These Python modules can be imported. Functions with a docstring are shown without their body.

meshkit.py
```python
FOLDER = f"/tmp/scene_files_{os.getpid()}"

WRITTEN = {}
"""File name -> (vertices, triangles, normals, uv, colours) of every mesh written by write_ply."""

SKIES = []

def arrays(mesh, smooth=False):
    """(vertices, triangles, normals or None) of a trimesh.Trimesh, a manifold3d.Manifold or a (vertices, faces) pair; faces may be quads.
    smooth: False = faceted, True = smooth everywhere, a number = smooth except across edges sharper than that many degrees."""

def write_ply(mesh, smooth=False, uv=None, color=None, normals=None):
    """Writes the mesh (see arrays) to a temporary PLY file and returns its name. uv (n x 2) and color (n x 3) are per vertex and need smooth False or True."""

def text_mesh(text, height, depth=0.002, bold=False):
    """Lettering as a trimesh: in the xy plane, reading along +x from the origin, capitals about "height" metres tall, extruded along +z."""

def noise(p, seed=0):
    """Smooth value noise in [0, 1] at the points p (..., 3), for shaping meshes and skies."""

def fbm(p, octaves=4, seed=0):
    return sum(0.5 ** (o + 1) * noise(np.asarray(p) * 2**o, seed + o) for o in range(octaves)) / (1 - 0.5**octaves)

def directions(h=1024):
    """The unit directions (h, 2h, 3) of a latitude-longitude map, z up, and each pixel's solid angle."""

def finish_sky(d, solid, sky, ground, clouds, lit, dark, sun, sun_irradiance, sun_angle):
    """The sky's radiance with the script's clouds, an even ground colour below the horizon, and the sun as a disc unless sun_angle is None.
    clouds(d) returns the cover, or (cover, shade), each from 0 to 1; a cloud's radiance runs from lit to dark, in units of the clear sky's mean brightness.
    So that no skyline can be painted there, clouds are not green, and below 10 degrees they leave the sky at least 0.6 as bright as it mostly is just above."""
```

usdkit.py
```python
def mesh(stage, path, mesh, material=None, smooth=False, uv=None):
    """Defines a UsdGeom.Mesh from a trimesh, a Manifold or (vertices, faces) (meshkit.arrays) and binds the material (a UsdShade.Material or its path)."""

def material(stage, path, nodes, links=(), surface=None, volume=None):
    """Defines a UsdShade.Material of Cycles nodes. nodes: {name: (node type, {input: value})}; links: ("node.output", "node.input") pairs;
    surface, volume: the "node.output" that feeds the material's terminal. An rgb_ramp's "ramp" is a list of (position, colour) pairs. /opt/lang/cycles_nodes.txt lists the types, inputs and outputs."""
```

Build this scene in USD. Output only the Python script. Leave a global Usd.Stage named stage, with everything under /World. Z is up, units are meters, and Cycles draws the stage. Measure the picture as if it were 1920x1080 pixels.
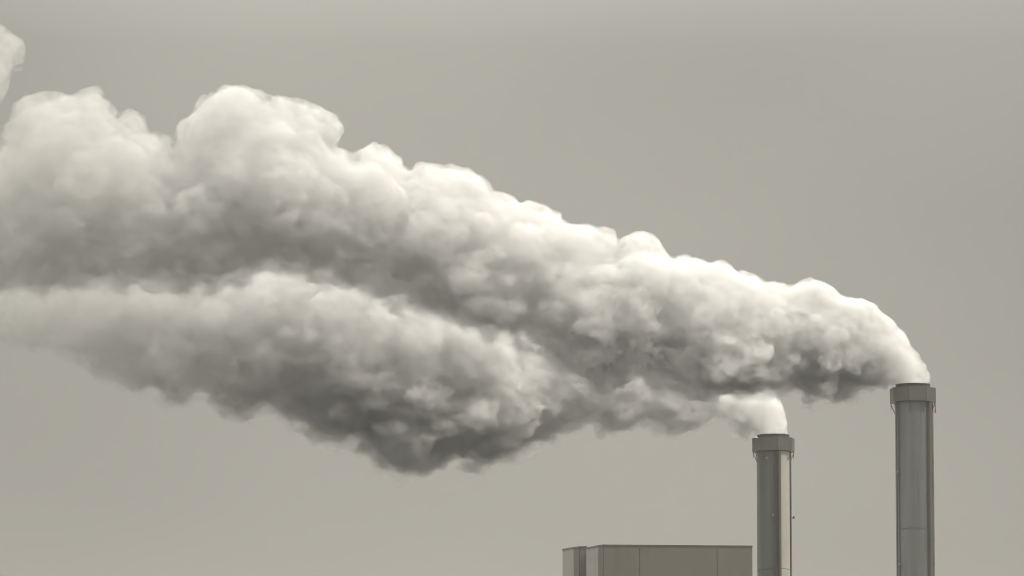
import math
import numpy as np
import trimesh
import usdkit
import meshkit
from scipy.spatial import cKDTree
from scipy.ndimage import gaussian_filter, gaussian_filter1d, label as regions
from shapely.geometry import Polygon, Point
import shapely
from pxr import Usd, UsdGeom, UsdLux, UsdShade, Gf, Sdf

stage = Usd.Stage.CreateInMemory()
UsdGeom.SetStageUpAxis(stage, UsdGeom.Tokens.z)
UsdGeom.Xform.Define(stage, '/World')

# ------------------------------------------------------------------ camera, sky, sun, exposure
EYE = np.array([0.0, 0.0, 3.0])
F = 10973.0                      # focal length in pixels of the 1920 px wide photograph
PITCH = math.atan(1543.0 / F)    # the horizon lies far below the frame
EXPOSURE = 1.40
SUN_AZ, SUN_EL = math.radians(107), math.radians(51)    # azimuth from +y towards +x
SUN_INTENSITY = 0.50
SKY_STRENGTH = 0.0698

cam = UsdGeom.Camera.Define(stage, '/World/camera')
cam.CreateHorizontalApertureAttr(36.0)
cam.CreateFocalLengthAttr(36.0 * F / 1920.0)
cam.CreateClippingRangeAttr(Gf.Vec2f(0.5, 60000.0))
cam.CreateExposureAttr(EXPOSURE)
cp, sp = math.cos(PITCH), math.sin(PITCH)
RIGHT, UP, FWD = np.array([1.0, 0, 0]), np.array([0, -sp, cp]), np.array([0, cp, sp])
cam.AddTransformOp().Set(Gf.Matrix4d(*RIGHT, 0, *UP, 0, *(-FWD), 0, *EYE, 1))

TO_SUN = np.array([math.sin(SUN_AZ) * math.cos(SUN_EL), math.cos(SUN_AZ) * math.cos(SUN_EL), math.sin(SUN_EL)])
sun = UsdLux.DistantLight.Define(stage, '/World/sun')
sun.CreateNormalizeAttr(True)
sun.CreateIntensityAttr(SUN_INTENSITY)
sun.CreateAngleAttr(3.0)
sun.CreateColorAttr(Gf.Vec3f(1.0, 0.94, 0.80))
zx = np.cross([0, 0, 1.0], TO_SUN); zx /= np.linalg.norm(zx)
zy = np.cross(TO_SUN, zx)
sun.AddTransformOp().Set(Gf.Matrix4d(*zx, 0, *zy, 0, *TO_SUN, 0, 0, 0, 0, 1))

# a veil of even high cloud in front of the physical sky, brighter towards the zenith
THIN = FWD + RIGHT * (60 / F) + UP * (330 / F); THIN = THIN / np.linalg.norm(THIN)     # where the cloud is thinnest
sky_look = usdkit.material(stage, '/World/Looks/sky', {
    'tc': ('texture_coordinate', {}),
    'clear': ('sky_texture', {'sky_type': 'single_scattering', 'sun_disc': False, 'sun_elevation': SUN_EL,
                              'sun_rotation': SUN_AZ, 'aerosol_density': 3.0}),
    'sep': ('separate_xyz', {}),
    'veil': ('rgb_ramp', {'ramp': [(0.0, (1.47, 1.395, 1.22)), (0.09, (1.67, 1.58, 1.38)), (0.18, (1.82, 1.74, 1.51)), (0.26, (4.8, 4.7, 4.2)), (0.40, (12.6, 12.1, 10.9)), (1.0, (14.0, 13.5, 12.2))]}),
    'scale': ('mapping', {'scale': (5.0, 5.0, 9.0), 'location': (0.6, 0.1, 0.3)}),
    'n': ('noise_texture', {'scale': 1.0, 'detail': 3.0, 'roughness': 0.45}),
    'nv': ('map_range', {'from_min': 0.3, 'from_max': 0.7, 'to_min': 0.86, 'to_max': 1.12}),
    'veil2': ('vector_math', {'math_type': 'scale'}),
    'mix': ('mix_color', {'fac': 0.97}),
    'nrm': ('vector_math', {'math_type': 'normalize'}),
    'dot': ('vector_math', {'math_type': 'dot_product', 'vector2': THIN}),
    'thin': ('map_range', {'range_type': 'smoothstep', 'from_min': math.cos(math.radians(6.5)), 'from_max': 1.0, 'to_min': 0.94, 'to_max': 1.12}),
    'veil3': ('vector_math', {'math_type': 'scale'}),
    'bg': ('background_shader', {'strength': SKY_STRENGTH})},
    [('tc.generated', 'sep.vector'), ('sep.z', 'veil.fac'), ('tc.generated', 'scale.vector'), ('scale.vector', 'n.vector'),
     ('n.fac', 'nv.value'), ('veil.color', 'veil2.vector1'), ('nv.result', 'veil2.scale'),
     ('clear.color', 'mix.a'), ('tc.generated', 'nrm.vector1'), ('nrm.vector', 'dot.vector1'), ('dot.value', 'thin.value'), ('veil2.vector', 'veil3.vector1'), ('thin.result', 'veil3.scale'), ('veil3.vector', 'mix.b'), ('mix.result', 'bg.color')],
    surface='bg.background')
dome = UsdLux.DomeLight.Define(stage, '/World/sky')
UsdShade.MaterialBindingAPI.Apply(dome.GetPrim()).Bind(sky_look)

# ------------------------------------------------------------------ helpers
def at(px, py, depth):
    """The point that stands at a pixel of the photograph, this many metres away along the line of sight's axis."""
    px, py, depth = np.broadcast_arrays(np.asarray(px, float), np.asarray(py, float), np.asarray(depth, float))
    return EYE + depth[..., None] * (FWD + ((px - 960) / F)[..., None] * RIGHT + ((540 - py) / F)[..., None] * UP)

def at_y(px, py, y):
    """The same, on the upright plane at this distance y."""
    d = FWD + (px - 960) / F * RIGHT + (540 - py) / F * UP
    return EYE + d * (y / d[1])

taken = {}
def numbered(path):
    n = taken.get(path, 0)
    taken[path] = n + 1
    return path if n == 0 else f'{path}_{n:03d}'

def tag(prim, label=None, category=None, group=None, kind=None):
    for k, v in (('label', label), ('category', category), ('group', group), ('kind', kind)):
        if v:
            prim.SetCustomDataByKey(k, v)
    return prim

def thing(name, label, category, loc, group=None):
    x = UsdGeom.Xform.Define(stage, numbered('/World/' + name))
    x.AddTranslateOp().Set(Gf.Vec3d(*map(float, loc)))
    return tag(x.GetPrim(), label, category, group)

def part(name, mesh, material, parent=None, smooth=35, label=None):
    base = parent.GetPath().pathString if parent is not None else '/World'
    m = usdkit.mesh(stage, numbered(f'{base}/{name}'), mesh, material, smooth=smooth)
    if label:
        m.GetPrim().SetCustomDataByKey('label', label)
    return m.GetPrim()

def join(*m):
    return trimesh.util.concatenate([x for x in m])

def box(x0, x1, y0, y1, z0, z1):
    b = trimesh.creation.box((x1 - x0, y1 - y0, z1 - z0))
    b.apply_translation(((x0 + x1) / 2, (y0 + y1) / 2, (z0 + z1) / 2))
    return b

def lathe(profile, sections=96):
    return trimesh.creation.revolve(np.array(profile, float), sections=sections)

def bar(p, q, r, sections=8):
    return trimesh.creation.cylinder(r, segment=[p, q], sections=sections)

# ------------------------------------------------------------------ materials
def paint(name, color, rough=0.5, metallic=0.0, vary=0.25, streak=0.35, scale=1.0):
    """Weathered paint or sheet metal: cloudy tone, vertical streaks of dirt, slight relief."""
    c = np.array(color)
    return usdkit.material(stage, f'/World/Looks/{name}', {
        'tc': ('texture_coordinate', {}),
        'm1': ('mapping', {'scale': (1.4 * scale, 1.4 * scale, 0.07 * scale)}),
        'n1': ('noise_texture', {'scale': 1.0, 'detail': 6.0, 'roughness': 0.6}),
        'n2': ('noise_texture', {'scale': 0.35 * scale, 'detail': 5.0, 'roughness': 0.6}),
        'r1': ('rgb_ramp', {'ramp': [(0.3, c * (1 - streak)), (0.55, c), (0.8, c * (1 + 0.3 * streak))]}),
        'r2': ('rgb_ramp', {'ramp': [(0.3, (1 - vary,) * 3), (0.7, (1 + vary * 0.5,) * 3)]}),
        'mul': ('mix_color', {'blend_type': 'multiply', 'fac': 1.0}),
        'rr': ('map_range', {'from_min': 0.3, 'from_max': 0.7, 'to_min': rough - 0.1, 'to_max': rough + 0.12}),
        'b': ('bump', {'strength': 0.15, 'distance': 0.03}),
        'p': ('principled_bsdf', {'metallic': metallic})},
        [('tc.object', 'm1.vector'), ('m1.vector', 'n1.vector'), ('tc.object', 'n2.vector'), ('n1.fac', 'r1.fac'), ('n2.fac', 'r2.fac'),
         ('r1.color', 'mul.a'), ('r2.color', 'mul.b'), ('mul.result', 'p.base_color'), ('n1.fac', 'rr.value'), ('rr.result', 'p.roughness'),
         ('n2.fac', 'b.height'), ('b.normal', 'p.normal')], surface='p.BSDF')

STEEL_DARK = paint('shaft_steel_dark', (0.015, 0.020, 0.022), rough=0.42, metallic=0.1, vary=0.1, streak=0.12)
SUNLIT_SHEET = paint('sunlit_sheet', (0.15, 0.148, 0.142), rough=0.5, vary=0.08, streak=0.08)  # sunlight on the shorter shaft, put into a pale colour
STEEL = paint('shaft_steel', (0.044, 0.050, 0.053), rough=0.38, metallic=0.2, vary=0.1, streak=0.12)
DARK = paint('dark_paint', (0.012, 0.015, 0.014), rough=0.5)
RING = paint('platform_sheet', (0.016, 0.0175, 0.0165), rough=0.55, vary=0.3)
RUST = paint('flue_steel', (0.014, 0.013, 0.011), rough=0.7, vary=0.5)
SOOT = paint('flue_soot', (0.012, 0.012, 0.012), rough=0.9)
PIPE = paint('pipe_paint', (0.06, 0.05, 0.05), rough=0.45)
LAMP = paint('lamp_housing', (0.07, 0.07, 0.065), rough=0.4)
RED = usdkit.material(stage, '/World/Looks/red_glass', {'p': ('principled_bsdf', {'base_color': (0.25, 0.03, 0.04), 'roughness': 0.25})}, surface='p.BSDF')
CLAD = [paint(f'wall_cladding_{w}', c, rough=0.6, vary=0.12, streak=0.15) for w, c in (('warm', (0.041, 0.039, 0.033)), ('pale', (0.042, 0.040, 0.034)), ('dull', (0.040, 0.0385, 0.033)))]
SIDE = paint('wall_cladding_skylit', (0.070, 0.069, 0.067), rough=0.6, vary=0.12, streak=0.15)  # lighter grey: skylight on the left faces put into the colour
TRIM = paint('wall_trim', (0.018, 0.017, 0.015), rough=0.5)
ROOFING = paint('roof_felt', (0.09, 0.09, 0.09), rough=0.9)
EARTH = usdkit.material(stage, '/World/Looks/ground', {
    'g': ('geometry', {}),
    'n': ('noise_texture', {'scale': 0.012, 'detail': 8.0, 'roughness': 0.6}),
    'r': ('rgb_ramp', {'ramp': [(0.3, (0.29, 0.27, 0.20)), (0.5, (0.40, 0.38, 0.31)), (0.7, (0.48, 0.46, 0.40))]}),
    'p': ('principled_bsdf', {'roughness': 0.95})},
    [('g.position', 'n.vector'), ('n.fac', 'r.fac'), ('r.color', 'p.base_color')], surface='p.BSDF')

# ------------------------------------------------------------------ ground
gv = np.array([[-6000, -1500, 0], [6000, -1500, 0], [6000, 9000, 0], [-6000, 9000, 0]], float)
tag(part('ground', (gv, np.array([[0, 1, 2], [0, 2, 3]])), EARTH, smooth=False), 'flat open land around the power station', None, None, 'structure')

# ------------------------------------------------------------------ boiler house
YB = 872.0
def bpt(px, y, py=1021):
    p = at_y(px, py, y)
    return p[0], y
top = at_y(1131, 1021, YB)[2]
top2 = at_y(1086, 1031.3, YB + 14)[2]
def plan_of(pxs, h):
    """Corners of a plan from (pixel column, distance)."""
    return [np.array([((px - 960) / F) * (y * cp + (h - EYE[2]) * sp), y]) for px, y in pxs]

front = plan_of([(1411, YB + 1.6), (1344.5, YB + 1.22), (1199, YB + 0.39), (1131, YB)], top)
bevel = plan_of([(1122, YB + 1.0), (1099, YB + 4.7)], top)
low_front = plan_of([(1100.5, YB + 8.0), (1086, YB + 8.0)], top2)
low_bevel = plan_of([(1076, YB + 9.0), (1054.6, YB + 12.4)], top2)

house = thing('boiler_house', 'tall windowless beige clad boiler house with stepped roofline beside the shorter chimney', 'building', (front[2][0], front[2][1], 0))
O = np.array([front[2][0], front[2][1]])
def panel(name, a, b, z0, z1, m, out=0.0, gap=0.04, thick=0.25):
    """An upright cladding panel between two plan points, its face turned to the left of b->a."""
    a, b = a - O, b - O
    u = (b - a) / np.linalg.norm(b - a)
    n = np.array([u[1], -u[0]])
    if n[1] > 0 and abs(n[1]) > 0.05:
        n = -n
    a2, b2 = a + u * gap, b - u * gap
    fo, fi = n * out, n * (out - thick)
    plan = np.array([a2 + fo, b2 + fo, b2 + fi, a2 + fi])
    if Polygon(plan).exterior.is_ccw is False:
        plan = plan[::-1]
    v = np.vstack([np.c_[plan, np.full(4, z0)], np.c_[plan, np.full(4, z1)]])
    f = [[0, 2, 1], [0, 3, 2], [4, 5, 6], [4, 6, 7]] + [t for i in range(4) for t in ([i, (i + 1) % 4, 4 + (i + 1) % 4], [i, 4 + (i + 1) % 4, 4 + i])]
    return part(name, trimesh.Trimesh(v, f, process=False), m, house, smooth=False)

def core(points, z1, inset):
    poly = Polygon([tuple(p - O) for p in points]).buffer(-inset, join_style=2)
    return trimesh.creation.extrude_polygon(poly, z1)

back = 34.0
hall = [front[0], front[3], bevel[0], bevel[1], bevel[1] + np.array([0, back - 4]), front[0] + np.array([0, back])]
low = [low_front[0] + np.array([2.0, 0]), low_front[1], low_bevel[0], low_bevel[1], low_bevel[1] + np.array([0, 14.0]), low_front[0] + np.array([2.0, 18.0])]
part('wall', core(hall, top - 0.35, 0.2), TRIM, house, smooth=False)
part('wall', core(low, top2 - 0.35, 0.2), TRIM, house, smooth=False)
part('roof', trimesh.creation.extrude_polygon(Polygon([tuple(p - O) for p in hall]).buffer(-0.5, join_style=2), 0.3).apply_translation((0, 0, top - 0.6)), ROOFING, house, smooth=False)
part('roof', trimesh.creation.extrude_polygon(Polygon([tuple(p - O) for p in low]).buffer(-0.5, join_style=2), 0.3).apply_translation((0, 0, top2 - 0.6)), ROOFING, house, smooth=False)
levels = [0.0, 18.0, 36.0, 54.0, None]
def cladding(a, b, z_top, m):
    zs = levels[:-1] + [z_top - 0.22]
    for z0, z1 in zip(zs[:-1], zs[1:]):
        panel('cladding_panel', a, b, z0 + 0.02, z1 - 0.02, m)
for k in range(3):
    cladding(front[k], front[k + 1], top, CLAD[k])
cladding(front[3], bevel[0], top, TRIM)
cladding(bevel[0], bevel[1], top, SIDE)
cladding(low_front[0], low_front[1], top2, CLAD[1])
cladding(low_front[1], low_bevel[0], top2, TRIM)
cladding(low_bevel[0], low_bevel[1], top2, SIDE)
def coping(points, z1):
    for a, b in zip(points[:-1], points[1:]):
        panel('roof_coping', a, b, z1 - 0.22, z1, TRIM, out=0.08, gap=0.0, thick=0.5)
coping([front[0], front[3], bevel[0], bevel[1]], top)
coping([low_front[0], low_front[1], low_bevel[0], low_bevel[1]], top2)

# ------------------------------------------------------------------ chimneys
def chimney(px, py_ring_top, depth, label, ducts, ring_turn, lamps_z, red_at, shade, sheet=None):
    """px: column of the axis at the ring; depth along the axis. Angles in degrees from the direction towards the camera, positive to the right."""
    c = at(px, py_ring_top, depth)
    H = c[2]
    R, RR = 2.42, 3.12
    t = thing('chimney', label, 'chimney', (c[0], c[1], 0), 'tall steel chimneys')
    toward = math.atan2(-c[0], -c[1])
    def way(deg):
        """Unit vector at an angle seen from the camera."""
        to_cam = np.array([-c[0], -c[1]]); to_cam /= np.linalg.norm(to_cam)
        right = np.array([-to_cam[1], to_cam[0]])
        a = math.radians(deg)
        v = math.cos(a) * to_cam + math.sin(a) * right
        return np.array([v[0], v[1], 0.0])
    # shaft: rolled steel courses with a slight lip at every joint
    course = 17.0
    z1 = H - 1.86
    joints = [z1]
    while joints[-1] > course:
        joints.append(joints[-1] - course)
    joints.append(0.0)
    for a, b in zip(joints[:-1], joints[1:]):
        part('shaft', lathe([(R - 0.03, b), (R, b + 0.03), (R, a - 0.10), (R + 0.035, a - 0.08), (R + 0.035, a - 0.03), (R - 0.03, a)]), shade, t, smooth=40)
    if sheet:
        # added curved sheets: sunlit strip of the shaft painted pale, one per course
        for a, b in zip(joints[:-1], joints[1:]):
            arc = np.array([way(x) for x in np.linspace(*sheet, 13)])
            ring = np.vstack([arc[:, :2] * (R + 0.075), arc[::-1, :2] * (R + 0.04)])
            part('sunlit_strip', trimesh.creation.extrude_polygon(Polygon(ring), a - b - 0.06).apply_translation((0, 0, b + 0.03)), SUNLIT_SHEET, t, smooth=30)
    # platform ring: eight sheet panels under a thin floor
    ang = [ring_turn + 45 * k for k in range(8)]
    cor = [way(a) * RR for a in ang]
    for k in range(8):
        a, b = cor[k], cor[(k + 1) % 8]
        u = (b - a) / np.linalg.norm(b - a)
        n = np.array([u[1], -u[0], 0]); n = n if n @ (a + b) > 0 else -n
        a2, b2 = a + u * 0.03, b - u * 0.03
        v = np.array([[*(q[:2]), z] for z in (H - 1.84, H) for q in (a2, b2, b2 - n * 0.07, a2 - n * 0.07)])
        f = [[0, 1, 2], [0, 2, 3], [4, 6, 5], [4, 7, 6]] + [x for i in range(4) for x in ([i, 4 + i, (i + 1) % 4], [(i + 1) % 4, 4 + i, 4 + (i + 1) % 4])]
        m = trimesh.Trimesh(v, f, process=False); m.fix_normals()
        part('ring_panel', m, RING, t, smooth=False)
        part('ring_bracket', join(bar(way(ang[k]) * R + [0, 0, H - 3.3], way(ang[k]) * (RR - 0.12) + [0, 0, H - 1.9], 0.05), bar(way(ang[k]) * (RR - 0.15) + [0, 0, H - 2.75], way(ang[k]) * (RR - 0.15) + [0, 0, H - 1.8], 0.04)), DARK, t)
    poly = Polygon([(p[0] * 0.972, p[1] * 0.972) for p in cor])
    part('ring_floor', trimesh.creation.extrude_polygon(poly, 0.16).apply_translation((0, 0, H - 1.80)), RING, t, smooth=False)
    part('ring_rim', trimesh.creation.extrude_polygon(Polygon([(p[0] * 1.004, p[1] * 1.004) for p in cor]).difference(Polygon([(p[0] * 0.93, p[1] * 0.93) for p in cor])), 0.09).apply_translation((0, 0, H + 0.004)), RING, t, smooth=False)
    # flue: the open steel mouth that stands out of the ring
    part('flue', lathe([(1.95, H - 1.6), (2.28, H - 1.6), (2.28, H + 0.42), (2.34, H + 0.46), (2.34, H + 0.60), (2.1, H + 0.62), (2.06, H + 0.5), (1.95, H + 0.3)]), RUST, t, smooth=40)
    part('flue_lining', lathe([(1.90, H - 6), (1.93, H - 6), (1.93, H + 0.28), (1.90, H + 0.28), (1.90, H - 6)]), SOOT, t, smooth=40)
    # ducts and pipes that run down the shaft
    for deg, off, w, d, name, mat in ducts:
        p = way(deg); q = np.array([-p[1], p[0], 0])
        if name == 'cable_duct':
            v = np.array([[*((p * (R + off + s * d) + q * e * w)[:2]), z] for z in (0.0, z1 - 0.1) for s, e in ((0, -.5), (0, .5), (1, .5), (1, -.5))])
            f = [[0, 1, 2], [0, 2, 3], [4, 6, 5], [4, 7, 6]] + [x for i in range(4) for x in ([i, 4 + i, (i + 1) % 4], [(i + 1) % 4, 4 + i, 4 + (i + 1) % 4])]
            m = trimesh.Trimesh(v, f, process=False); m.fix_normals()
            part(name, m, mat, t, smooth=False)
        elif name == 'ladder':
            lad = part('ladder', join(*[bar(p * (R + off) + q * e * w + [0, 0, 0.2], p * (R + off) + q * e * w + [0, 0, z1 - 0.05], 0.045) for e in (-.5, .5)]), mat, t)
            part('rung', join(*[bar(p * (R + off) - q * w / 2 + [0, 0, z], p * (R + off) + q * w / 2 + [0, 0, z], 0.02, 6) for z in np.arange(0.6, z1, 0.35)]), mat, lad).SetCustomDataByKey('kind', 'stuff')
            for z in np.arange(z1 - 1.0, 2, -3.4):
                part('ladder_bracket', join(*[bar(p * (R - 0.05) + q * e * w + [0, 0, z], p * (R + off) + q * e * w + [0, 0, z], 0.03, 6) for e in (-.5, .5)], bar(p * (R + off) - q * w / 2 + [0, 0, z], p * (R + off) + q * w / 2 + [0, 0, z], 0.03, 6)), mat, lad)
        else:
            part(name, bar(p * (R + off) + [0, 0, 0.1], p * (R + off) + [0, 0, z1 - 0.05], w, 12), mat, t)
            for z in np.arange(z1 - 1.2, 2, -3.4):
                part('pipe_clamp', bar(p * (R - 0.05) + [0, 0, z], p * (R + off + w) + [0, 0, z], w * 0.7, 6), DARK, t)
    # obstruction lamps half way and under the ring
    for deg, z in lamps_z:
        p = way(deg)
        b = p * (R + 0.45) + [0, 0, H - z]
        l = part('warning_lamp', join(bar(p * R + [0, 0, H - z - 0.05], b + [0, 0, -0.05], 0.04), trimesh.creation.cylinder(0.16, 0.22, sections=14).apply_translation(b + [0, 0, 0.06])), DARK, t)
        part('lamp_glass', trimesh.creation.capsule(0.10, 0.13, count=(8, 10)).apply_translation(b + [0, 0, 0.18]), LAMP, l)
    for deg, rad, z in red_at:
        b = way(deg) * rad + [0, 0, H - z]
        l = part('warning_lamp', join(bar(b + [0, 0, 0.12], b + [0, 0, z - 1.85], 0.05), trimesh.creation.cylinder(0.13, 0.14, sections=12).apply_translation(b + [0, 0, 0.10])), DARK, t, label='red warning lamp hanging under the ring')
        part('lamp_glass', trimesh.creation.capsule(0.11, 0.12, count=(8, 10)).apply_translation(b + [0, 0, -0.08]), RED, l)
    return t, c

D1, D2 = 783.0, 842.0
c1 = chimney(1711.5, 730, D1, 'taller, nearer looking grey steel chimney at right with smoke streaming from its flue',
             [(-66, 0.06, 0.07, 0.0, 'pipe', PIPE), (-52, 0.05, 0.10, 0.0, 'pipe', DARK), (56, 0.0, 0.55, 0.40, 'cable_duct', DARK), (84, 0.16, 0.16, 0.0, 'pipe', PIPE)],
             -9.6, [(-47, 11.6), (-45, 23.9)], [(84, 3.0, 3.05)], STEEL)[1]
c2 = chimney(1450, 824, D2, 'shorter dark grey chimney with its sunlit side painted pale, at the right end of the boiler house',
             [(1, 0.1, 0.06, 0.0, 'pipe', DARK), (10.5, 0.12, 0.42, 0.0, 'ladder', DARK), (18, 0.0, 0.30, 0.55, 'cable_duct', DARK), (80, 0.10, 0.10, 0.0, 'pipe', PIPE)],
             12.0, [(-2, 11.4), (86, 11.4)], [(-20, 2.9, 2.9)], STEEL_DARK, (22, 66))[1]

# ------------------------------------------------------------------ smoke
UPPER = [(1733, 724), (1733, 708), (1731, 690), (1722, 668), (1705, 645), (1690, 628), (1674, 614), (1668, 600), (1655, 590), (1640, 575), (1622, 566), (1605, 570), (1590, 562), (1565, 560), (1555, 548), (1545, 535), (1525, 531), (1505, 533), (1488, 540), (1478, 554), (1472, 541), (1455, 535), (1440, 542), (1425, 537), (1410, 522), (1390, 512), (1370, 500), (1350, 502), (1335, 505), (1318, 500), (1300, 484), (1280, 482), (1262, 494), (1253, 482), (1240, 470), (1228, 455), (1215, 445), (1190, 443), (1172, 450), (1163, 470), (1155, 494), (1150, 470), (1143, 445), (1130, 432), (1108, 427), (1090, 433), (1080, 448), (1065, 440), (1058, 420), (1050, 408), (1035, 398), (1022, 388), (1010, 374), (998, 371), (988, 378), (975, 391), (960, 378), (940, 370), (915, 372), (910, 352), (898, 338), (885, 325), (868, 313), (848, 311), (832, 324), (822, 323), (805, 312), (790, 312), (775, 322), (766, 342), (760, 325), (752, 303), (735, 285), (715, 276), (695, 283), (675, 293), (655, 310), (640, 295), (615, 280), (597, 274), (625, 262), (638, 245), (630, 225), (612, 210), (590, 205), (565, 195), (540, 190), (515, 187), (497, 197), (485, 180), (465, 165), (440, 170), (420, 172), (400, 180), (380, 195), (368, 212), (352, 228), (345, 250), (352, 275), (340, 318), (324, 300), (318, 280), (305, 262), (290, 252), (275, 257), (272, 245), (265, 228), (250, 218), (235, 215), (222, 224), (210, 212), (200, 195), (185, 180), (172, 174), (155, 178), (140, 180), (122, 184), (105, 178), (85, 178), (65, 182), (45, 190), (32, 205), (25, 225), (18, 250), (5, 275), (-20, 290), (-60, 280), (-130, 290), (-180, 320),
         (-180, 560), (-60, 555), (0, 546), (50, 540), (100, 532), (150, 522), (200, 520), (250, 527), (300, 535), (350, 543), (395, 548), (415, 530), (440, 520), (470, 514), (500, 507), (530, 515), (560, 521), (600, 512), (640, 528), (670, 541), (700, 549), (730, 566), (760, 576), (790, 570), (820, 575), (850, 590), (880, 602), (910, 617), (940, 632), (980, 637), (1010, 652), (1040, 668), (1060, 684), (1080, 696), (1100, 714), (1120, 742), (1140, 724), (1170, 718), (1200, 708), (1230, 728), (1260, 718), (1300, 735), (1340, 745), (1380, 738), (1408, 727), (1420, 720), (1440, 733), (1455, 736), (1470, 743), (1480, 730), (1497, 722), (1503, 748), (1514, 768), (1525, 744), (1545, 742), (1570, 737), (1600, 735), (1615, 748), (1625, 730), (1655, 728), (1682, 724)]
CORNER = [(-60, 40), (-20, 48), (4, 60), (16, 78), (30, 80), (44, 92), (46, 108), (36, 122), (22, 132), (16, 150), (4, 165), (-6, 200), (-30, 240), (-80, 240), (-100, 120)]
LOWER = [(1470, 818), (1472, 802), (1468, 785), (1462, 770), (1455, 752), (1450, 740), (1440, 733), (1425, 738), (1405, 736), (1380, 733), (1340, 720), (1300, 700), (1240, 680), (1180, 655), (1120, 640), (1060, 640), (1000, 620), (950, 600), (900, 575), (860, 560), (830, 556), (800, 550), (760, 540), (700, 515), (640, 500), (560, 485), (500, 490), (460, 500), (430, 515), (400, 520), (340, 517), (280, 514), (200, 515), (140, 520), (100, 530), (60, 540), (0, 550), (-60, 550), (-180, 540),
         (-180, 640), (-60, 660), (0, 648), (60, 652), (130, 660), (160, 680), (190, 702), (230, 716), (280, 720), (310, 748), (340, 742), (370, 730), (420, 762), (450, 772), (480, 768), (510, 762), (530, 778), (560, 790), (590, 806), (620, 828), (640, 836), (660, 825), (690, 836), (710, 852), (740, 866), (770, 874), (800, 880), (830, 872), (860, 856), (878, 855), (890, 882), (905, 888), (918, 865), (950, 850), (980, 836), (1000, 825), (1040, 816), (1060, 800), (1100, 790), (1140, 806), (1170, 806), (1200, 790), (1240, 796), (1280, 808), (1300, 800), (1330, 785), (1360, 786), (1385, 798), (1405, 812), (1412, 818)]

def balls(outline, rng, min_r=3.0, step=5.0):
    """Largest-first cover of an outline by round puffs: rows of (column, row, radius) in pixels of the photograph."""
    poly = Polygon(outline).buffer(0)
    x0, y0, x1, y1 = poly.bounds
    g = np.stack(np.meshgrid(np.arange(x0, x1, step), np.arange(y0, y1, step)), -1).reshape(-1, 2) + rng.uniform(-step / 2, step / 2, (1, 2))
    pts = shapely.points(g)
    inside = shapely.contains(poly, pts)
    g, pts = g[inside], pts[inside]
    r = shapely.distance(pts, poly.exterior)
    order, left, out = np.argsort(-r), np.ones(len(g), bool), []
    for i in order:
        if r[i] < min_r:
            break
        if not left[i]:
            continue
        out.append((*g[i], r[i]))
        left &= np.hypot(*(g - g[i]).T) > r[i] * 0.62 
    return np.array(out)

def worley(p, s, seed):
    """1 at the heart of a cell, falling to 0: packed round bumps of size s."""
    lo, hi = p.min(0) - 2 * s, p.max(0) + 2 * s
    n = np.ceil((hi - lo) / s).astype(int)
    rng = np.random.default_rng(seed)
    cells = np.stack(np.meshgrid(*[np.arange(k) for k in n], indexing='ij'), -1).reshape(-1, 3)
    seeds = lo + (cells + rng.uniform(0.05, 0.95, cells.shape)) * s
    d = cKDTree(seeds).query(p, workers=4)[0] / s
    return np.clip(1 - (d / 0.85) ** 2, 0, 1)

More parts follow.
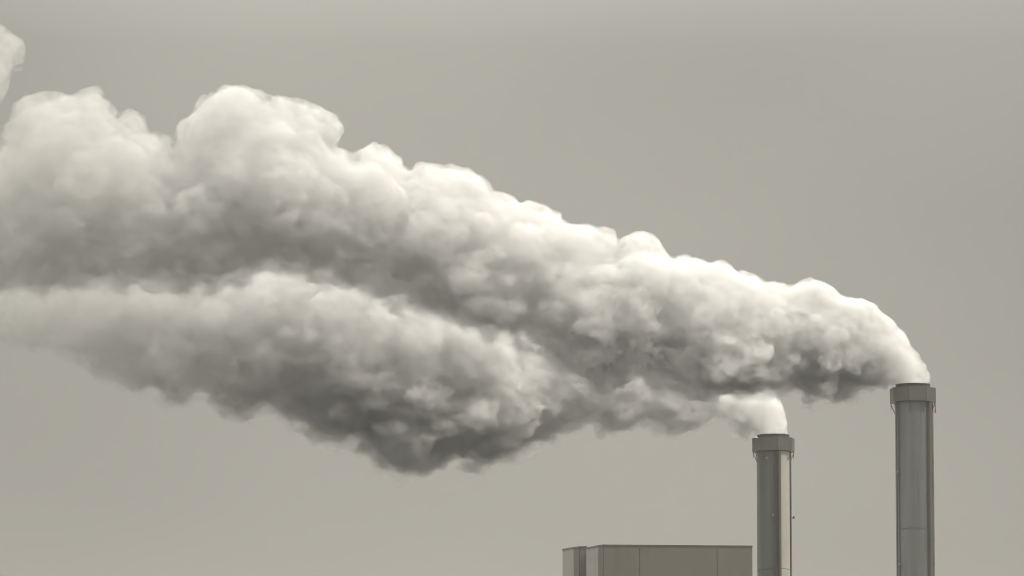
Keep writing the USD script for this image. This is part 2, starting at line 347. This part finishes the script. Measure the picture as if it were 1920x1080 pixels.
def surface_net(f, origin, h):
    """Closed mesh of the zero level of a grid (negative inside)."""
    s = f < 0
    c = sum(s[i:s.shape[0] - 1 + i, j:s.shape[1] - 1 + j, k:s.shape[2] - 1 + k].astype(np.int8) for i in (0, 1) for j in (0, 1) for k in (0, 1))
    cell = np.argwhere((c > 0) & (c < 8))
    index = np.full(c.shape, -1, np.int64); index[tuple(cell.T)] = np.arange(len(cell))
    acc, cnt = np.zeros((len(cell), 3)), np.zeros(len(cell))
    corner = [(i, j, k) for i in (0, 1) for j in (0, 1) for k in (0, 1)]
    val = {q: f[cell[:, 0] + q[0], cell[:, 1] + q[1], cell[:, 2] + q[2]] for q in corner}
    for a in corner:
        for ax in range(3):
            if a[ax] == 0:
                b = tuple(1 if i == ax else a[i] for i in range(3))
                va, vb = val[a], val[b]
                m = (va < 0) != (vb < 0)
                t = np.where(m, va / np.where(m, va - vb, 1), 0)
                p = np.array(a, float)[None] + np.eye(3)[ax] * t[:, None]
                acc += np.where(m[:, None], p, 0); cnt += m
    v = cell + acc / cnt[:, None]
    faces = []
    for ax in range(3):
        o1, o2 = [(1, 2), (2, 0), (0, 1)][ax]
        lo = [slice(1, -1)] * 3; lo[ax] = slice(0, -1)
        hi = [slice(1, -1)] * 3; hi[ax] = slice(1, None)
        a, b = s[tuple(lo)], s[tuple(hi)]
        e = np.argwhere(a != b)
        sign = a[tuple(e.T)]
        e = e + np.array([0 if i == ax else 1 for i in range(3)])
        d1, d2 = np.eye(3, dtype=int)[o1], np.eye(3, dtype=int)[o2]
        q = np.stack([index[tuple((e - x).T)] for x in (0 * d1, d1, d1 + d2, d2)], 1)
        q = np.where(sign[:, None], q, q[:, ::-1])
        faces += [q[:, [0, 1, 2]], q[:, [0, 2, 3]]]
    return origin + v * h, np.vstack(faces)

def plume_mesh(outlines, depth, seed, h=0.25, least=0.30, fine=1.0, mouth=None):
    """One closed mesh of billowing smoke: round puffs filling the outlines at this distance, smaller puffs all round their skin,
    cauliflower relief on the sunny side and ragged wisps below."""
    rng = np.random.default_rng(seed)
    k = depth / F
    P, Rr = [], []
    for o in outlines:
        b = balls(o, rng)
        sway = 2.2 * np.sin(b[:, 0] / 170.0 + seed) * np.clip((b[:, 0].max() - b[:, 0]) / 300.0, 0, 1)
        jit = rng.normal(0, 1, len(b)) * np.clip((60 - b[:, 2]) * k * 0.25, 0, 2.5)
        P.append(at(b[:, 0], b[:, 1], depth + sway + jit)); Rr.append(b[:, 2] * k)
    P, Rr = np.vstack(P), np.concatenate(Rr)
    # smaller puffs on the skin of the big ones, towards and away from the camera
    extra, er = [], []
    for p, r in zip(P, Rr):
        if r < 2.0:
            continue
        for _ in range(int(2 + r * 0.9)):
            d = rng.normal(0, 1, 3); d /= np.linalg.norm(d)
            d[1] = -abs(d[1]) - 0.25 if rng.random() < 0.75 else abs(d[1]) + 0.25
            d /= np.linalg.norm(d)
            q = r * rng.uniform(0.28, 0.55)
            extra.append(p + d * (r - q * rng.uniform(0.25, 0.7)) * np.array([0.93, 1, 0.93])); er.append(q)
    if extra:
        P, Rr = np.vstack([P, extra]), np.concatenate([Rr, er])
    lo, hi = (P - Rr[:, None]).min(0) - 3, (P + Rr[:, None]).max(0) + 3
    n = np.ceil((hi - lo) / h).astype(int) + 1
    f = np.full(n, 3.0, np.float32)
    axis = [lo[i] + np.arange(n[i]) * h for i in range(3)]
    for p, r in zip(P, Rr):
        i0 = np.maximum(((p - r - 3 - lo) / h).astype(int), 0); i1 = np.minimum(((p + r + 3 - lo) / h).astype(int) + 2, n)
        g = [axis[i][i0[i]:i1[i]] - p[i] for i in range(3)]
        d = np.sqrt(g[0][:, None, None] ** 2 + g[1][None, :, None] ** 2 + g[2][None, None, :] ** 2) - r
        blk = f[i0[0]:i1[0], i0[1]:i1[1], i0[2]:i1[2]]
        # soft union
        kk = 0.25 + 0.05 * r
        m = np.clip(0.5 + 0.5 * (blk - d) / kk, 0, 1)
        blk[...] = blk * (1 - m) + d * m - kk * m * (1 - m)
    band = np.argwhere(np.abs(f) < 2.6)
    w = lo + band * h
    v = f[tuple(band.T)]
    # how large the plume is here, and how far up its section the point lies
    big = Rr > 1.2
    colx = np.linspace(lo[0], hi[0], 160)
    mid, half = np.zeros(160), np.ones(160)
    for i, x in enumerate(colx):
        sel = np.abs(P[:, 0] - x) < np.maximum(Rr, 2.0)
        if sel.any():
            a, b = (P[sel, 2] - Rr[sel]).min(), (P[sel, 2] + Rr[sel]).max()
            mid[i], half[i] = (a + b) / 2, (b - a) / 2
    mid, half = gaussian_filter1d(mid, 3), gaussian_filter1d(half, 3)
    s = np.clip((w[:, 2] - np.interp(w[:, 0], colx, mid)) / np.interp(w[:, 0], colx, half), -1, 1)
    L = np.clip(np.interp(w[:, 0], colx, half) / 11.0, least, 1.0) ** 0.8
    up = np.clip((s + 0.75) / 1.0, 0, 1); up = up * up * (3 - 2 * up)
    warp = np.stack([meshkit.fbm(w / 4.0, 2, seed + 10 * j) for j in range(3)], 1) - 0.5
    ww = w + warp * 2.4
    bump = 1.2 * (worley(ww, 4.6, seed + 1) - 0.5) + 0.15 * (worley(ww, 0.62, seed + 5) - 0.5)
    curl = 0.72 * (worley(ww, 2.3, seed + 2) - 0.5) + 0.50 * (worley(ww, 1.2, seed + 3) - 0.5)
    rag = (meshkit.fbm(ww / np.array([3.2, 3.2, 2.2]), 4, seed + 4) - 0.5) * 4.2
    v = v - L * fine * (bump * (0.35 + 0.65 * up) + rag * (1 - up) * 1.5 + rag * up * 0.2) - curl * np.clip(L, 0.0, 0.8) ** 0.35 * (0.4 + 0.6 * up) - 0.25 * L
    f[tuple(band.T)] = v
    f[0], f[-1] = 3, 3; f[:, 0], f[:, -1] = 3, 3; f[:, :, 0], f[:, :, -1] = 3, 3
    f = gaussian_filter(f, 0.7)
    # the see-through fringe: a skin of thin vapour, torn into wisps below
    g = np.full_like(f, 3.0); g[...] = f - 0.3
    band = np.argwhere((f > -0.8) & (f < 2.4))
    w = lo + band * h
    s = np.clip((w[:, 2] - np.interp(w[:, 0], colx, mid)) / np.interp(w[:, 0], colx, half), -1, 1)
    L = np.clip(np.interp(w[:, 0], colx, half) / 11.0, 0.5, 1.0)
    down = np.clip((0.35 - s) / 0.9, 0, 1)
    torn = meshkit.fbm(w / np.array([2.1, 1.6, 1.6]), 4, seed + 60) - 0.5
    g[tuple(band.T)] = f[tuple(band.T)] - (0.04 + 0.45 * down) * L ** 0.5 - torn * (0.8 + 4.2 * down) * L
    g[0], g[-1] = 3, 3; g[:, 0], g[:, -1] = 3, 3; g[:, :, 0], g[:, :, -1] = 3, 3
    g = gaussian_filter(g, 0.8)
    def without_specks(q, least):
        lab, n = regions(q < 0)
        small = np.flatnonzero(np.bincount(lab.ravel()) < least)
        return np.where(np.isin(lab, small[small > 0]), 0.5, q)
    # no smoke in front of the ring: it leaves through the flue
    near = np.abs(axis[0] - mouth[0])[:, None] + 0 * axis[1][None, :] < 3.4
    floor = np.where(near[:, :, None], mouth[2] + 0.5 - axis[2][None, None, :], -9.0)
    f, g = np.maximum(f, floor), np.maximum(g, floor)
    f, g = without_specks(f, 20000), without_specks(g, 20000)
    return [trimesh.Trimesh(*surface_net(q, lo, h), process=False) for q in (f + 0.12 * h, g)]

def smoke_look(name, x_far, x_tip, far, near, low, high, scale, grey):
    """Water vapour: dense at the flue, thinner the wider it has spread, curdled throughout."""
    return usdkit.material(stage, f'/World/Looks/{name}', {
        'g': ('geometry', {}),
        'sep': ('separate_xyz', {}),
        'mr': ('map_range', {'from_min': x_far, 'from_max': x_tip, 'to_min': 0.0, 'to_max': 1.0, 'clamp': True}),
        'rp': ('rgb_ramp', {'ramp': [(0.0, (far,) * 3), (0.25, (far * 1.5,) * 3), (0.5, (far * 2.2,) * 3), (0.8, (far + (near - far) * 0.5,) * 3), (0.955, (near,) * 3), (0.975, (near * 0.8,) * 3), (1.0, (near * 0.35,) * 3)]}),
        'n': ('noise_texture', {'scale': scale, 'detail': 5.0, 'roughness': 0.62, 'distortion': 0.5}),
        'nr': ('map_range', {'from_min': 0.36, 'from_max': 0.64, 'to_min': low, 'to_max': high, 'clamp': True}),
        'mul': ('math', {'math_type': 'multiply'}),
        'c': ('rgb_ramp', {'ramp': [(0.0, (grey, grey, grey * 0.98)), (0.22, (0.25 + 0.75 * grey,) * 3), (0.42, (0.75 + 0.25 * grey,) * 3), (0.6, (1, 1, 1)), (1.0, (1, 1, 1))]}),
        'v': ('principled_volume', {'anisotropy': 0.0})},
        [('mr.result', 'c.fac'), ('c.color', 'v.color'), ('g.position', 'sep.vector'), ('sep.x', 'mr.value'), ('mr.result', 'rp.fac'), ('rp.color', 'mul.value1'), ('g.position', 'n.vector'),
         ('n.fac', 'nr.value'), ('nr.result', 'mul.value2'), ('mul.value', 'v.density')], volume='v.volume')

x_of = lambda px, d: (px - 960) / F * d
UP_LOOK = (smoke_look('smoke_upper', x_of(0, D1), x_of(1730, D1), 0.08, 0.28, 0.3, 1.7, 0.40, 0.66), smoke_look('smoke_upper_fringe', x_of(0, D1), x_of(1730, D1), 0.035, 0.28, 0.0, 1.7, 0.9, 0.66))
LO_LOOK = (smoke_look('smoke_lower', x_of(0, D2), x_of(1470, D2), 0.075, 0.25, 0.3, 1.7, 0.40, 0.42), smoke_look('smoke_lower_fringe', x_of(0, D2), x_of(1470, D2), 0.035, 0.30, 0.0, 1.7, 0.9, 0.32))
for outlines, depth, seed, look, label in (([UPPER, CORNER], D1, 3, UP_LOOK, 'upper, larger white smoke plume streaming left from the taller right-hand chimney'),
                                           ([LOWER], D2, 21, LO_LOOK, 'lower smoke plume with dark ragged underside drifting from the shorter chimney')):
    body, fringe = plume_mesh(outlines, depth, seed, least=0.52 if depth == D1 else 0.60, mouth=c1 if depth == D1 else c2)
    t = thing('smoke_plume', label, 'smoke', (0, 0, 0))
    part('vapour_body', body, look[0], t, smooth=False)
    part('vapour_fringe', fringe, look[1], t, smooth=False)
    print('plume triangles', len(body.faces), len(fringe.faces), body.is_watertight, fringe.is_watertight)

# ------------------------------------------------------------------ haze
HAZE = 0.000042
haze_look = usdkit.material(stage, '/World/Looks/haze', {'v': ('principled_volume', {'color': (1.0, 0.985, 0.94), 'density': HAZE, 'anisotropy': 0.0})}, volume='v.volume')
if HAZE > 0:
    tag(part('haze', box(-6100, 6100, -1600, 9100, -1.0, 200.0), haze_look, smooth=False), 'thin grey beige haze in the air over the whole site', None, None, 'stuff')
